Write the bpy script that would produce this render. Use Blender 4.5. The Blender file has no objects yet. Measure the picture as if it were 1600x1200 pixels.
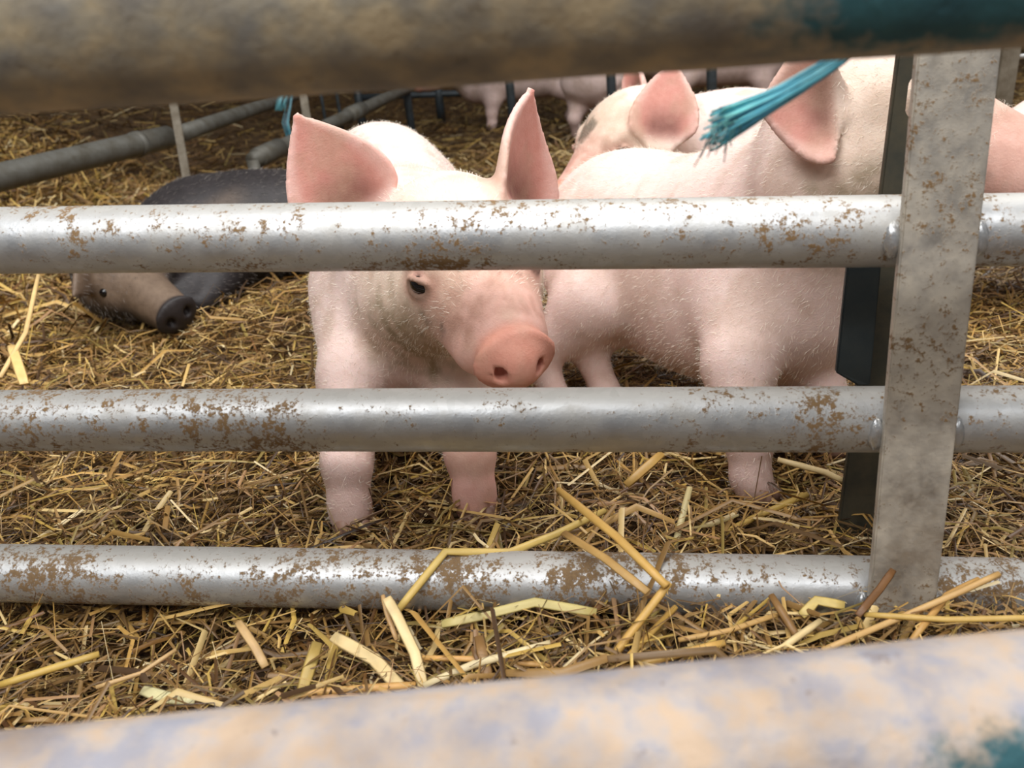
import bpy, bmesh, math, random
import numpy as np
from mathutils import Vector, Matrix

rng = np.random.default_rng(7)
random.seed(7)
scene = bpy.context.scene
C = scene.collection

# ------------------------------------------------------------------ camera
FPX = 1350.0                       # focal length in pixels of the 1600 x 1200 frame
CAM_H, PITCH, ROLL = 0.42, math.radians(21.0), math.radians(5.2)
_F = np.array([0, math.cos(PITCH), -math.sin(PITCH)])
_U0 = np.array([0, math.sin(PITCH), math.cos(PITCH)])
_R0 = np.array([1.0, 0, 0])
_R = math.cos(ROLL) * _R0 - math.sin(ROLL) * _U0
_U = math.sin(ROLL) * _R0 + math.cos(ROLL) * _U0
_CAM = np.array([0, 0, CAM_H])
cam_d = bpy.data.cameras.new('camera')
cam_d.sensor_width = 36.0
cam_d.lens = FPX / 1600 * 36.0
cam_d.clip_start = 0.02
cam_d.dof.use_dof = True
cam_d.dof.focus_distance = 0.80
cam_d.dof.aperture_fstop = 9.0
cam = bpy.data.objects.new('camera', cam_d)
C.objects.link(cam)
M = Matrix(((_R[0], _U[0], -_F[0], 0), (_R[1], _U[1], -_F[1], 0), (_R[2], _U[2], -_F[2], CAM_H), (0, 0, 0, 1)))
cam.matrix_world = M
scene.camera = cam


def at(px, py, depth):
    """world point seen at a pixel of the photograph, at a distance along the optical axis"""
    d = _F + _R * (px - 800) / FPX - _U * (py - 600) / FPX
    return _CAM + d * depth


def on(px, py, z):
    """world point seen at a pixel of the photograph, at a height above the ground"""
    d = _F + _R * (px - 800) / FPX - _U * (py - 600) / FPX
    return _CAM + d * ((z - CAM_H) / d[2])


# ------------------------------------------------------------------ light
scene.view_settings.view_transform = 'Standard'
scene.view_settings.look = 'None'
scene.view_settings.gamma = 1.0
scene.view_settings.use_curve_mapping = False
scene.view_settings.exposure = 0.12
world = bpy.data.worlds.new('world')
scene.world = world
world.use_nodes = True
bg = world.node_tree.nodes['Background']
bg.inputs[0].default_value = (1.0, 0.98, 0.95, 1)
bg.inputs[1].default_value = 0.15


def area(name, loc, target, sx, sy, power, col):
    l = bpy.data.lights.new(name, 'AREA')
    l.shape = 'RECTANGLE'
    l.size, l.size_y, l.energy, l.color = sx, sy, power, col
    o = bpy.data.objects.new(name, l)
    C.objects.link(o)
    o.location = loc
    o.rotation_euler = (Vector(target) - Vector(loc)).to_track_quat('-Z', 'Y').to_euler()
    return o


# long translucent roof lights of the barn: one behind the viewer, one over the pen
area('roof_light_strip', (0.3, -3.2, 4.0), (0.1, 0.8, 0.2), 9.0, 0.45, 225, (1.0, 0.99, 0.98))
area('roof_light_strip', (0.4, 0.9, 3.2), (0.3, 1.0, 0.0), 7.0, 1.3, 205, (1.0, 0.99, 0.98))


# ------------------------------------------------------------------ material helpers
def srgb(r, g, b):
    f = lambda c: (c / 255 / 12.92) if c / 255 <= 0.04045 else ((c / 255 + 0.055) / 1.055) ** 2.4
    return (f(r), f(g), f(b), 1.0)


class Mat:
    def __init__(self, name):
        self.m = bpy.data.materials.new(name)
        self.m.use_nodes = True
        self.nt = self.m.node_tree
        self.b = self.nt.nodes['Principled BSDF']

    def n(self, typ, **kw):
        nd = self.nt.nodes.new(typ)
        for k, v in kw.items():
            if k in nd.inputs:
                nd.inputs[k].default_value = v
            else:
                setattr(nd, k, v)
        return nd

    def l(self, a, b):
        self.nt.links.new(a, b)

    def noise(self, scale, detail=6, rough=0.6, vec=None, dist=0.0):
        nd = self.n('ShaderNodeTexNoise', Scale=scale, Detail=detail, Roughness=rough, Distortion=dist)
        if vec is not None:
            self.l(vec, nd.inputs['Vector'])
        return nd

    def coords(self, scale=(1, 1, 1)):
        tc = self.n('ShaderNodeTexCoord')
        mp = self.n('ShaderNodeMapping')
        mp.inputs['Scale'].default_value = scale
        self.l(tc.outputs['Object'], mp.inputs['Vector'])
        return mp.outputs['Vector']

    def ramp(self, fac, stops):
        r = self.n('ShaderNodeValToRGB')
        els = r.color_ramp.elements
        while len(els) < len(stops):
            els.new(0.5)
        for e, (p, c) in zip(els, stops):
            e.position = p
            e.color = c if len(c) == 4 else (*c, 1)
        self.l(fac, r.inputs['Fac'])
        return r.outputs['Color']

    def mix(self, fac, a, b, blend='MIX'):
        x = self.n('ShaderNodeMix', data_type='RGBA', blend_type=blend)
        for s, v in ((x.inputs[0], fac), (x.inputs[6], a), (x.inputs[7], b)):
            if hasattr(v, 'is_linked'):
                self.l(v, s)
            else:
                s.default_value = v
        return x.outputs[2]

    def math(self, op, a, b=0.0, clamp=False):
        x = self.n('ShaderNodeMath', operation=op, use_clamp=clamp)
        for s, v in ((x.inputs[0], a), (x.inputs[1], b)):
            if hasattr(v, 'is_linked'):
                self.l(v, s)
            else:
                s.default_value = v
        return x.outputs[0]

    def bump(self, h, strength, dist):
        bp = self.n('ShaderNodeBump', Strength=strength, Distance=dist)
        self.l(h, bp.inputs['Height'])
        self.l(bp.outputs['Normal'], self.b.inputs['Normal'])

    def set(self, **kw):
        for k, v in kw.items():
            k = k.replace('_', ' ')
            if hasattr(v, 'is_linked'):
                self.l(v, self.b.inputs[k])
            else:
                self.b.inputs[k].default_value = v
        return self


W4 = (1, 1, 1, 1)
B4 = (0, 0, 0, 1)


def galvanised(name, dirt=0.5, scale=1.0, metal=srgb(194, 197, 200), dirtcol=srgb(100, 76, 48), film=0.35, rough=0.40, filmcol=srgb(162, 152, 132)):
    """zinc coated steel with speckled mud and a film of dust"""
    m = Mat(name)
    v = m.coords((1, 1, 1))
    big = m.noise(11 * scale, 4, 0.6, v)
    mid = m.noise(120 * scale, 5, 0.65, v)
    fine = m.noise(420 * scale, 4, 0.6, v)
    s = m.math('ADD', m.math('MULTIPLY', big.outputs['Fac'], 0.36), m.math('MULTIPLY', mid.outputs['Fac'], 0.36))
    s = m.math('ADD', s, m.math('MULTIPLY', fine.outputs['Fac'], 0.28))
    lo = 0.60 - 0.12 * dirt
    spots = m.ramp(s, [(lo, B4), (lo + 0.05, W4)])
    geo = m.n('ShaderNodeNewGeometry')
    sx = m.n('ShaderNodeSeparateXYZ')
    m.l(geo.outputs['Normal'], sx.inputs[0])
    dust = m.math('MULTIPLY', m.ramp(sx.outputs['Z'], [(0.55, B4), (0.95, W4)]), 0.45)   # dust settled on top
    sepg = m.noise(26 * scale, 5, 0.65, v)
    filmf = m.math('MULTIPLY', m.ramp(sepg.outputs['Fac'], [(0.35, B4), (0.68, W4)]), film)
    filmf = m.math('MAXIMUM', filmf, dust)
    spang = m.n('ShaderNodeTexVoronoi', Scale=130 * scale)
    m.l(v, spang.inputs['Vector'])
    base = m.mix(m.math('MULTIPLY', spang.outputs['Color'], 0.35), metal, srgb(150, 153, 157))
    dcol = m.mix(fine.outputs['Fac'], dirtcol, srgb(142, 114, 78))
    c1 = m.mix(filmf, base, filmcol)
    col = m.mix(spots, c1, dcol)
    cover = m.math('MAXIMUM', spots, filmf, True)
    met = m.math('SUBTRACT', 0.80, m.math('MULTIPLY', cover, 0.75), True)
    rg = m.math('ADD', rough, m.math('MULTIPLY', cover, 0.45), True)
    m.set(Base_Color=col, Metallic=met, Roughness=rg)
    m.bump(m.math('ADD', s, m.math('MULTIPLY', spots, 0.3)), 0.25, 0.002)
    return m.m


def weathered_pipe(name, a, b, c, dark, teal_at=None, teal_len=0.1):
    """old pipe crusted with dried mud; streaks of teal paint where teal_at says"""
    m = Mat(name)
    v = m.coords()
    n1 = m.noise(42, 6, 0.65, v)
    n2 = m.noise(110, 6, 0.7, v)
    n3 = m.noise(20, 3, 0.5, v)
    col = m.ramp(n1.outputs['Fac'], [(0.38, a), (0.50, b), (0.62, c)])
    col = m.mix(m.ramp(n2.outputs['Fac'], [(0.62, B4), (0.74, W4)]), col, dark)
    col = m.mix(m.ramp(n3.outputs['Fac'], [(0.45, B4), (0.75, (0.6, 0.6, 0.6, 1))]), col, dark)
    if teal_at is not None:
        d = m.n('ShaderNodeVectorMath', operation='DISTANCE')
        sc = m.n('ShaderNodeMapping')
        tc = m.n('ShaderNodeTexCoord')
        sc.inputs['Location'].default_value = [-teal_at[0] / teal_len, -teal_at[1] / 0.03, -teal_at[2] / 0.022]
        sc.inputs['Scale'].default_value = (1 / teal_len, 1 / 0.03, 1 / 0.022)
        m.l(tc.outputs['Object'], sc.inputs['Vector'])
        m.l(sc.outputs['Vector'], d.inputs[0])
        edge = m.math('ADD', d.outputs['Value'], m.math('MULTIPLY', m.math('SUBTRACT', n2.outputs['Fac'], 0.5), 1.6))
        f = m.ramp(edge, [(0.55, W4), (1.0, B4)])
        tcol = m.mix(n1.outputs['Fac'], srgb(22, 52, 62), srgb(66, 122, 130))
        col = m.mix(f, col, tcol)
    m.set(Base_Color=col, Roughness=0.75, Metallic=0.05)
    m.bump(m.math('ADD', n1.outputs['Fac'], n2.outputs['Fac']), 0.4, 0.004)
    return m.m


def painted_steel(name, col, col2, rough=0.5, metallic=0.3, scale=30):
    m = Mat(name)
    v = m.coords()
    n1 = m.noise(scale, 6, 0.65, v)
    n2 = m.noise(scale * 5, 4, 0.6, v)
    c = m.mix(m.ramp(n1.outputs['Fac'], [(0.38, B4), (0.68, W4)]), col, col2)
    m.set(Base_Color=c, Roughness=rough, Metallic=metallic)
    m.bump(n2.outputs['Fac'], 0.15, 0.001)
    return m.m


def vcol_mat(name, rough=0.6, spec=0.3, noise_scale=120, noise_amt=0.12, sss=0.0, bump=0.0, bscale=300, translucent=0.0, radius=(0.01, 0.004, 0.002)):
    m = Mat(name)
    a = m.n('ShaderNodeVertexColor', layer_name='Col')
    v = m.coords()
    n1 = m.noise(noise_scale, 5, 0.65, v)
    dark = m.mix(noise_amt, a.outputs['Color'], m.mix(1.0, a.outputs['Color'], a.outputs['Color'], 'MULTIPLY'))
    col = m.mix(m.ramp(n1.outputs['Fac'], [(0.35, B4), (0.65, W4)]), a.outputs['Color'], dark)
    m.set(Base_Color=col, Roughness=rough)
    m.b.inputs['Specular IOR Level'].default_value = spec
    if sss:
        m.b.inputs['Subsurface Weight'].default_value = sss
        m.b.inputs['Subsurface Radius'].default_value = radius
        m.b.inputs['Subsurface Scale'].default_value = 1.0
    if bump:
        n2 = m.noise(bscale, 4, 0.6, m.coords())
        m.bump(n2.outputs['Fac'], bump, 0.0015)
    return m.m


MAT = {}
MAT['hurdle_rail'] = galvanised('galvanised_rail', 0.64, film=0.42)
MAT['hurdle_rail_low'] = galvanised('galvanised_rail_muddy', 0.84, film=0.22, dirtcol=srgb(74, 58, 42))
MAT['hurdle_bar'] = galvanised('galvanised_flat_bar', 0.52, metal=srgb(188, 182, 172), film=0.75, filmcol=srgb(200, 190, 172), rough=0.42)
MAT['weld'] = galvanised('weld_bead', 0.3, scale=2, film=0.1, rough=0.3)
MAT['dark_steel'] = painted_steel('dark_steel', srgb(66, 66, 58), srgb(88, 82, 66), 0.5, 0.35)
MAT['dark_plate'] = painted_steel('dark_blue_grey_plate', srgb(46, 56, 60), srgb(60, 66, 66), 0.5, 0.35)
MAT['fence_pipe'] = painted_steel('dusty_grey_pipe', srgb(100, 99, 93), srgb(78, 73, 62), 0.6, 0.3, 20)
MAT['fence_bar'] = painted_steel('blue_grey_bar', srgb(62, 70, 76), srgb(48, 52, 52), 0.5, 0.3, 20)
MAT['fence_post'] = painted_steel('dusty_flat_post', srgb(128, 120, 106), srgb(96, 86, 70), 0.6, 0.3, 25)
MAT['skin'] = vcol_mat('pig_skin', 0.6, 0.3, 90, 0.22, sss=0.07, bump=0.35, bscale=520)
MAT['skin_black'] = vcol_mat('black_pig_skin', 0.55, 0.4, 60, 0.35, bump=0.3, bscale=300)
MAT['straw'] = vcol_mat('straw', 0.45, 0.5, 60, 0.25)
MAT['bristle'] = vcol_mat('bristle', 0.45, 0.5, 60, 0.0)
MAT['twine'] = vcol_mat('baling_twine', 0.32, 0.6, 160, 0.35)
m = Mat('eye')
m.set(Base_Color=srgb(18, 14, 14), Roughness=0.08)
MAT['eye'] = m.m
m = Mat('hoof')
n1 = m.noise(60, 4, 0.6, m.coords())
m.set(Base_Color=m.mix(n1.outputs['Fac'], srgb(176, 138, 120), srgb(120, 92, 76)), Roughness=0.5)
MAT['hoof'] = m.m
m = Mat('litter_base')
n1 = m.noise(40, 8, 0.7, m.coords())
m.set(Base_Color=m.ramp(n1.outputs['Fac'], [(0.3, srgb(44, 30, 14)), (0.55, srgb(92, 66, 32)), (0.75, srgb(140, 106, 54))]), Roughness=0.9)
m.bump(n1.outputs['Fac'], 0.8, 0.02)
MAT['litter'] = m.m
m = Mat('concrete_block_wall')
n1 = m.noise(8, 6, 0.6, m.coords())
m.set(Base_Color=m.mix(n1.outputs['Fac'], srgb(112, 106, 96), srgb(146, 140, 128)), Roughness=0.9)
MAT['wall'] = m.m


# ------------------------------------------------------------------ object helpers
def tag(o, label=None, cat=None, group=None, kind=None):
    for k, v in (('label', label), ('category', cat), ('group', group), ('kind', kind)):
        if v:
            o[k] = v
    return o


def empty(name, loc=(0, 0, 0)):
    o = bpy.data.objects.new(name, None)
    o.empty_display_size = 0.05
    C.objects.link(o)
    o.location = loc
    return o


def mesh_obj(name, verts, faces, mat, parent=None, smooth=True, cols=None, origin=None):
    """one mesh object from arrays in world space; faces: list of tuples or an (n,4)/(n,3) int array"""
    verts = np.asarray(verts, dtype=np.float64)
    me = bpy.data.meshes.new(name)
    if parent is not None:
        org = np.array(parent['_org'])
    else:
        org = np.zeros(3) if origin is None else np.asarray(origin)
    vv = (verts - org).astype(np.float32)
    if isinstance(faces, np.ndarray):
        n, k = faces.shape
        me.vertices.add(len(vv))
        me.vertices.foreach_set('co', vv.ravel())
        me.loops.add(n * k)
        me.loops.foreach_set('vertex_index', faces.astype(np.int32).ravel())
        me.polygons.add(n)
        me.polygons.foreach_set('loop_start', np.arange(0, n * k, k, dtype=np.int32))
        me.update(calc_edges=True)
    else:
        me.from_pydata([tuple(v) for v in vv], [], faces)
        me.update()
    if smooth:
        me.polygons.foreach_set('use_smooth', np.ones(len(me.polygons), dtype=bool))
    if cols is not None:
        ca = me.color_attributes.new('Col', 'FLOAT_COLOR', 'POINT')
        c4 = np.ones((len(vv), 4), dtype=np.float32)
        c4[:, :3] = np.asarray(cols)[:, :3]
        ca.data.foreach_set('color', c4.ravel())
    me.materials.append(mat)
    o = bpy.data.objects.new(name, me)
    C.objects.link(o)
    if parent is not None:
        o.parent = parent
        r = parent
        # parents sit unrotated, so a child keeps the same origin as its parent
        o['_org'] = list(org)
    else:
        o.location = org
        o['_org'] = list(org)
    return o


def thing(name, loc, label, cat, group=None):
    o = empty(name, loc)
    o['_org'] = [float(c) for c in loc]
    return tag(o, label, cat, group)


def unit(v):
    v = np.asarray(v, float)
    return v / (np.linalg.norm(v) + 1e-12)


def tube(points, radii, seg=20, caps=True, wobble=0.0):
    pts = [np.asarray(p, float) for p in points]
    n = len(pts)
    radii = [radii] * n if np.isscalar(radii) else radii
    V, Fc = [], []
    ref = None
    for i, p in enumerate(pts):
        t = unit(pts[min(i + 1, n - 1)] - pts[max(i - 1, 0)])
        if ref is None:
            ref = np.array([0, 0, 1.0]) if abs(t[2]) < 0.9 else np.array([0, 1.0, 0])
        u = unit(np.cross(ref, t))
        w = np.cross(t, u)
        ref = w
        for k in range(seg):
            a = 2 * math.pi * k / seg
            r = radii[i] * (1 + wobble * math.sin(3 * a + 1.7 * i) * math.sin(1.3 * i))
            V.append(p + r * (math.cos(a) * u + math.sin(a) * w))
    for i in range(n - 1):
        for k in range(seg):
            a, b = i * seg + k, i * seg + (k + 1) % seg
            Fc.append((a, b, b + seg, a + seg))
    if caps:
        Fc.append(tuple(range(seg))[::-1])
        Fc.append(tuple((n - 1) * seg + k for k in range(seg)))
    return V, Fc


def straight(a, b, r, n=10, seg=28, wobble=0.0):
    a, b = np.asarray(a, float), np.asarray(b, float)
    return tube([a + (b - a) * i / (n - 1) for i in range(n)], r, seg, True, wobble)


def plate(poly, normal, thick, hole=None):
    """flat plate from a world-space outline, extruded along normal; hole: optional inner outline. Edges bevelled."""
    nrm = Vector(unit(normal))
    bm = bmesh.new()
    loops = [poly] + ([hole] if hole is not None else [])
    edges = []
    for lp in loops:
        vs = [bm.verts.new(p) for p in lp]
        edges += [bm.edges.new((vs[i], vs[(i + 1) % len(vs)])) for i in range(len(vs))]
    bmesh.ops.triangle_fill(bm, edges=edges, use_beauty=True, use_dissolve=False)
    r = bmesh.ops.extrude_face_region(bm, geom=bm.faces[:])
    bmesh.ops.translate(bm, vec=nrm * thick, verts=[g for g in r['geom'] if isinstance(g, bmesh.types.BMVert)])
    bmesh.ops.recalc_face_normals(bm, faces=bm.faces[:])
    sharp = [e for e in bm.edges if len(e.link_faces) == 2 and e.calc_face_angle(0) > 0.9]
    bmesh.ops.bevel(bm, geom=sharp, offset=min(0.0012, thick * 0.3), segments=2, affect='EDGES', clamp_overlap=True)
    V = [np.array(v.co) for v in bm.verts]
    bm.verts.index_update()
    Fc = [tuple(v.index for v in f.verts) for f in bm.faces]
    bm.free()
    return V, Fc


# ------------------------------------------------------------------ setting
def fbm(x, y, seed=0):
    r = np.random.default_rng(seed)
    out = np.zeros_like(x)
    for f, a in ((1.3, 1.0), (2.9, 0.6), (6.1, 0.4), (13.0, 0.25)):
        for _ in range(2):
            th, ph = r.uniform(0, 6.28), r.uniform(0, 6.28)
            out += a * 0.5 * np.sin(f * 2 * (x * math.cos(th) + y * math.sin(th)) + ph)
    return out


def gauss(x, y, cx, cy, sx, sy):
    return np.exp(-((x - cx) / sx) ** 2 - ((y - cy) / sy) ** 2)


def ground(x, y):
    x = np.asarray(x, float)
    y = np.asarray(y, float)
    h = 0.012 * fbm(x, y, 3)
    h = h + 0.06 * gauss(x, y, -0.33, 1.52, 0.16, 0.14)          # litter heaped against the sleeping pig
    h = h + 0.36 / (1 + np.exp((x + 1.62) * 7)) / (1 + np.exp(-(y - 1.5) * 4))
    h = h + 0.55 / (1 + np.exp(-(y - 7.9) * 3.5))    # straw stacked against the far wall
    #   # bank along the side fence
    h = h + 0.006 * gauss(x, y, 0.26, 0.46, 0.26, 0.08)          # heap at the foot of the upright
    h = h - 0.015 * gauss(x, y, -0.25, 0.55, 0.25, 0.10)
    return h


xs, ys = np.linspace(-5, 5, 150), np.concatenate([np.linspace(-0.6, 2.2, 90), np.linspace(2.25, 9.2, 60)])
gx, gy = np.meshgrid(xs, ys)
gz = ground(gx, gy) - 0.018
idx = np.arange(gx.size).reshape(gx.shape)
quads = np.stack([idx[:-1, :-1], idx[:-1, 1:], idx[1:, 1:], idx[1:, :-1]], -1).reshape(-1, 4)
fl = mesh_obj('floor', np.stack([gx, gy, gz], -1).reshape(-1, 3), quads, MAT['litter'])
tag(fl, 'trodden brown litter floor under the loose straw', 'floor', kind='structure')
V, Fc = plate([(-5, 9.1, -0.1), (5, 9.1, -0.1), (5, 9.1, 3.2), (-5, 9.1, 3.2)], (0, 1, 0), 0.15)
tag(mesh_obj('wall_back', V, Fc, MAT['wall'], smooth=False), 'grey barn wall behind the far pens', 'wall', kind='structure')
# ------------------------------------------------------------------ straw
STRAW = np.array([srgb(*c)[:3] for c in ((206, 172, 106), (184, 146, 80), (222, 194, 134), (160, 124, 70), (134, 102, 58), (198, 166, 86), (158, 136, 74), (232, 212, 166), (106, 80, 46), (86, 62, 38), (172, 134, 92))])
STRAW_P = np.array([0.11, 0.13, 0.08, 0.14, 0.14, 0.07, 0.08, 0.03, 0.10, 0.07, 0.06])


def straw_bed(n, xmax, ylo, yhi, lmin, lmax, wmin, wmax, zlo, zhi, tilt, segs, wedge=0.75, power=1.0, bendy=0.12, tone=1.0, xr=None, brown_bias=0.15):
    t = rng.uniform(0, 1, n) ** power
    y = ylo + (yhi - ylo) * t
    half = np.minimum(0.25 + wedge * y, 9)
    x = rng.uniform(-1, 1, n)
    x = np.clip(x, -1, 1) * np.minimum(half, xmax) + 0.05
    if xr:
        x = rng.uniform(xr[0], xr[1], n)
    th = rng.uniform(0, 2 * math.pi, n)
    el = rng.normal(0, tilt, n)
    d = np.stack([np.cos(th) * np.cos(el), np.sin(th) * np.cos(el), np.sin(el)], -1)
    L = rng.uniform(lmin, lmax, n) * rng.uniform(0.5, 1.2, n)
    w = rng.uniform(wmin, wmax, n)
    zc = ground(x, y) + rng.uniform(zlo, zhi, n)
    c = np.stack([x, y, zc], -1)
    bend = rng.normal(0, bendy, (n, 3))
    twist = rng.uniform(0, math.pi, n)
    s0 = np.cross(d, np.tile([0.0, 0, 1.0], (n, 1)))
    s0 /= np.linalg.norm(s0, axis=1)[:, None] + 1e-9
    n0 = np.cross(s0, d)
    side = s0 * np.cos(twist * 0.5 - 0.78)[:, None] + n0 * np.sin(twist * 0.5 - 0.78)[:, None]
    nor = np.cross(side, d)
    rows = []
    kink = rng.uniform(0.3, 0.7, n)
    ts = [np.zeros(n), kink, np.ones(n)] if segs == 2 else [np.zeros(n), np.ones(n)]
    for i, tt in enumerate(ts):
        p = c + d * (L * (tt - 0.5))[:, None]
        if segs == 2 and i == 1:
            p = p + bend * L[:, None]
        ww = w * (0.5 if i != 1 else 0.6) * rng.uniform(0.7, 1.1, n)
        if segs == 2:
            rows.append(np.stack([p - side * ww[:, None], p + nor * (ww * 0.5)[:, None], p + side * ww[:, None]], 1))
        else:
            rows.append(np.stack([p - side * ww[:, None], p + side * ww[:, None]], 1))
    V = np.stack(rows, 1).reshape(-1, 3)
    k = len(ts) * rows[0].shape[1]
    m_ = rows[0].shape[1]
    i0 = np.arange(n)[:, None] * k
    Q = []
    for i in range(len(ts) - 1):
        for j in range(m_ - 1):
            Q.append(i0 + np.array([[i * m_ + j, i * m_ + j + 1, (i + 1) * m_ + j + 1, (i + 1) * m_ + j]]))
    Q = np.concatenate(Q)
    ci = rng.choice(len(STRAW), n, p=STRAW_P / STRAW_P.sum())
    col = STRAW[ci] * rng.uniform(0.7, 1.1, n)[:, None] * tone
    # the deeper a stalk lies, the more often it is browner and darker
    dp = np.clip((zhi - (zc - ground(x, y))) / (zhi - zlo), 0, 1)
    brown = (rng.uniform(0, 1, n) < brown_bias + 0.6 * dp)
    col[brown] = col[brown] * np.array([0.46, 0.37, 0.28])
    col = np.repeat(np.clip(col, 0, 1), k, axis=0)
    return V, Q, col


beds = [straw_bed(40000, 2, 0.36, 1.75, 0.02, 0.10, 0.0008, 0.0034, -0.020, 0.012, 0.20, 2, power=0.85),
        straw_bed(12000, 2, 0.36, 1.75, 0.02, 0.09, 0.0005, 0.0011, -0.010, 0.016, 0.35, 2, power=0.85, bendy=0.22),
        straw_bed(1700, 2, 0.36, 1.75, 0.04, 0.14, 0.0032, 0.0060, -0.010, 0.016, 0.20, 2, power=0.9, brown_bias=-0.35),
        straw_bed(9500, 2, 1.3, 3.4, 0.05, 0.16, 0.0025, 0.0065, -0.01, 0.035, 0.45, 2, xr=(-2.3, -0.75), brown_bias=-0.3, tone=1.1),
        straw_bed(36000, 3, 1.6, 3.8, 0.04, 0.13, 0.0016, 0.0048, -0.018, 0.028, 0.30, 2, tone=0.9),
        straw_bed(3000, 3, 1.6, 3.8, 0.06, 0.16, 0.005, 0.009, -0.01, 0.03, 0.35, 2),
        straw_bed(26000, 5, 3.6, 8.9, 0.06, 0.18, 0.003, 0.008, -0.015, 0.03, 0.25, 1, tone=0.72)]  # far straw darker: trampled, with the dimmer far light put into its tone
bv, bq, bc, off = [], [], [], 0
for v_, q_, c_ in beds:
    bv.append(v_)
    bq.append(q_ + off)
    bc.append(c_)
    off += len(v_)
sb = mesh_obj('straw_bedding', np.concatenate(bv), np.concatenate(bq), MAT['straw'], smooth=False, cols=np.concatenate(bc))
tag(sb, 'loose golden straw bedding spread over the whole pen floor', 'straw', kind='stuff')


def stalk(px_pts, width, col, label, tube_like=True):
    """one conspicuous stalk: points are world positions; a flattened hollow stalk with a slight fold"""
    pts = [np.asarray(p, float) for p in px_pts]
    fine = []
    for i in range(len(pts) - 1):
        for t in (0, 0.33, 0.67):
            fine.append(pts[i] + (pts[i + 1] - pts[i]) * t)
    fine.append(pts[-1])
    n = len(fine)
    V, Fc, cc = [], [], []
    seg = 8
    c0 = np.array(srgb(*col)[:3])
    for i, p in enumerate(fine):
        t = unit(fine[min(i + 1, n - 1)] - fine[max(i - 1, 0)])
        view = unit(_CAM - p + np.array([0.1, 0, 0.35]))
        u = unit(np.cross(view, t))
        w_ = np.cross(t, u)
        taper = 1.0 if 0 < i < n - 1 else 0.85
        for k in range(seg):
            a = 2 * math.pi * k / seg
            V.append(p + u * math.cos(a) * width / 2 * taper + w_ * math.sin(a) * width * (0.32 if tube_like else 0.10))
            cc.append(c0 * random.uniform(0.88, 1.08))
    for i in range(n - 1):
        for k in range(seg):
            a, b = i * seg + k, i * seg + (k + 1) % seg
            Fc.append((a, b, b + seg, a + seg))
    Fc.append(tuple(range(seg))[::-1])
    Fc.append(tuple((n - 1) * seg + k for k in range(seg)))
    org_ = np.mean(fine, 0)
    o = mesh_obj('straw_stalk', V, Fc, MAT['straw'], cols=np.clip(np.array(cc), 0, 1), origin=org_)
    return tag(o, label, 'straw stalk', 'conspicuous straw stalks in the foreground')


def on_px(lst, z):
    return [on(x, y, z + (lst[i][2] if len(lst[i]) > 2 else 0)) for i, (x, y) in enumerate([q[:2] for q in lst])]


GOLD, PALE, TAN, OLIVE, BROWN, ORANGE = (208, 168, 92), (226, 202, 150), (198, 164, 112), (184, 158, 88), (150, 114, 68), (212, 166, 98)
D = lambda *pts: [at(*p) for p in pts]
stalk(D((872, 765, 0.72), (965, 840, 0.655), (1042, 916, 0.615)), 0.0072, GOLD, 'thick golden stalk leaning over the middle of the bottom rail')
stalk(D((618, 958, 0.662), (696, 862, 0.69), (796, 863, 0.70), (868, 835, 0.725), (945, 798, 0.77)), 0.0066, (206, 178, 102), 'long kinked pale stalk draped over the bottom rail')
stalk(D((604, 934, 0.650), (620, 962, 0.645), (648, 1020, 0.625), (662, 1076, 0.605)), 0.0085, PALE, 'pale split leaf standing below the kink of the draped stalk', False)
stalk(D((520, 994, 0.655), (585, 1030, 0.635), (636, 1086, 0.605)), 0.0105, PALE, 'broad pale frayed leaf beside the split leaf', False)
stalk(D((472, 1080, 0.61), (496, 1004, 0.64)), 0.0095, OLIVE, 'short olive-gold leaf standing up left of the frayed leaf', False)
stalk(D((440, 1088, 0.605), (540, 1078, 0.61), (650, 1070, 0.61)), 0.0060, ORANGE, 'orange-tan stalk lying along the lower pipe')
stalk(D((690, 975, 0.66), (752, 962, 0.66), (836, 941, 0.665), (932, 957, 0.66)), 0.0078, (198, 182, 118), 'flat greenish stalk lying under the bottom rail', False)
stalk(D((955, 1030, 0.61), (1000, 970, 0.615), (1046, 910, 0.622)), 0.0062, GOLD, 'golden stalk rising to the foot of the thick leaning stalk')
stalk(D((972, 1036, 0.605), (1056, 948, 0.64)), 0.0050, (206, 166, 86), 'thinner golden stalk parallel to the rising one')
stalk(D((972, 1046, 0.60), (1060, 1022, 0.60), (1132, 1004, 0.605)), 0.0058, GOLD, 'golden stalk lying flat below the two rising stalks')
stalk(D((766, 1076, 0.60), (748, 994, 0.63)), 0.0085, BROWN, 'brown-gold upright leaf stub above the lower pipe', False)
stalk(D((660, 1028, 0.625), (760, 1030, 0.62), (860, 1040, 0.61)), 0.0045, ORANGE, 'thin orange stalk behind the brown leaf stub')
stalk(D((662, 1072, 0.605), (740, 1038, 0.612), (860, 1005, 0.62)), 0.0058, (226, 208, 164), 'whitish curved stalk right of the split leaf')
stalk(D((1222, 1012, 0.60), (1282, 970, 0.62)), 0.0052, PALE, 'short cream stalk left of the upright foot')
stalk(D((1285, 1016, 0.585), (1400, 968, 0.60), (1500, 925, 0.60), (1562, 896, 0.60)), 0.0046, (206, 168, 108), 'long straight stalk rising rightward past the upright foot')
stalk(D((1350, 960, 0.605), (1480, 968, 0.59), (1640, 965, 0.575)), 0.0044, (206, 172, 94), 'thin yellow stalk running level to the right edge')
stalk(D((880, 832, 0.70), (945, 872, 0.645), (1012, 925, 0.615)), 0.0070, (186, 150, 90), 'dull flattened stalk under the thick leaning stalk', False)
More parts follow.
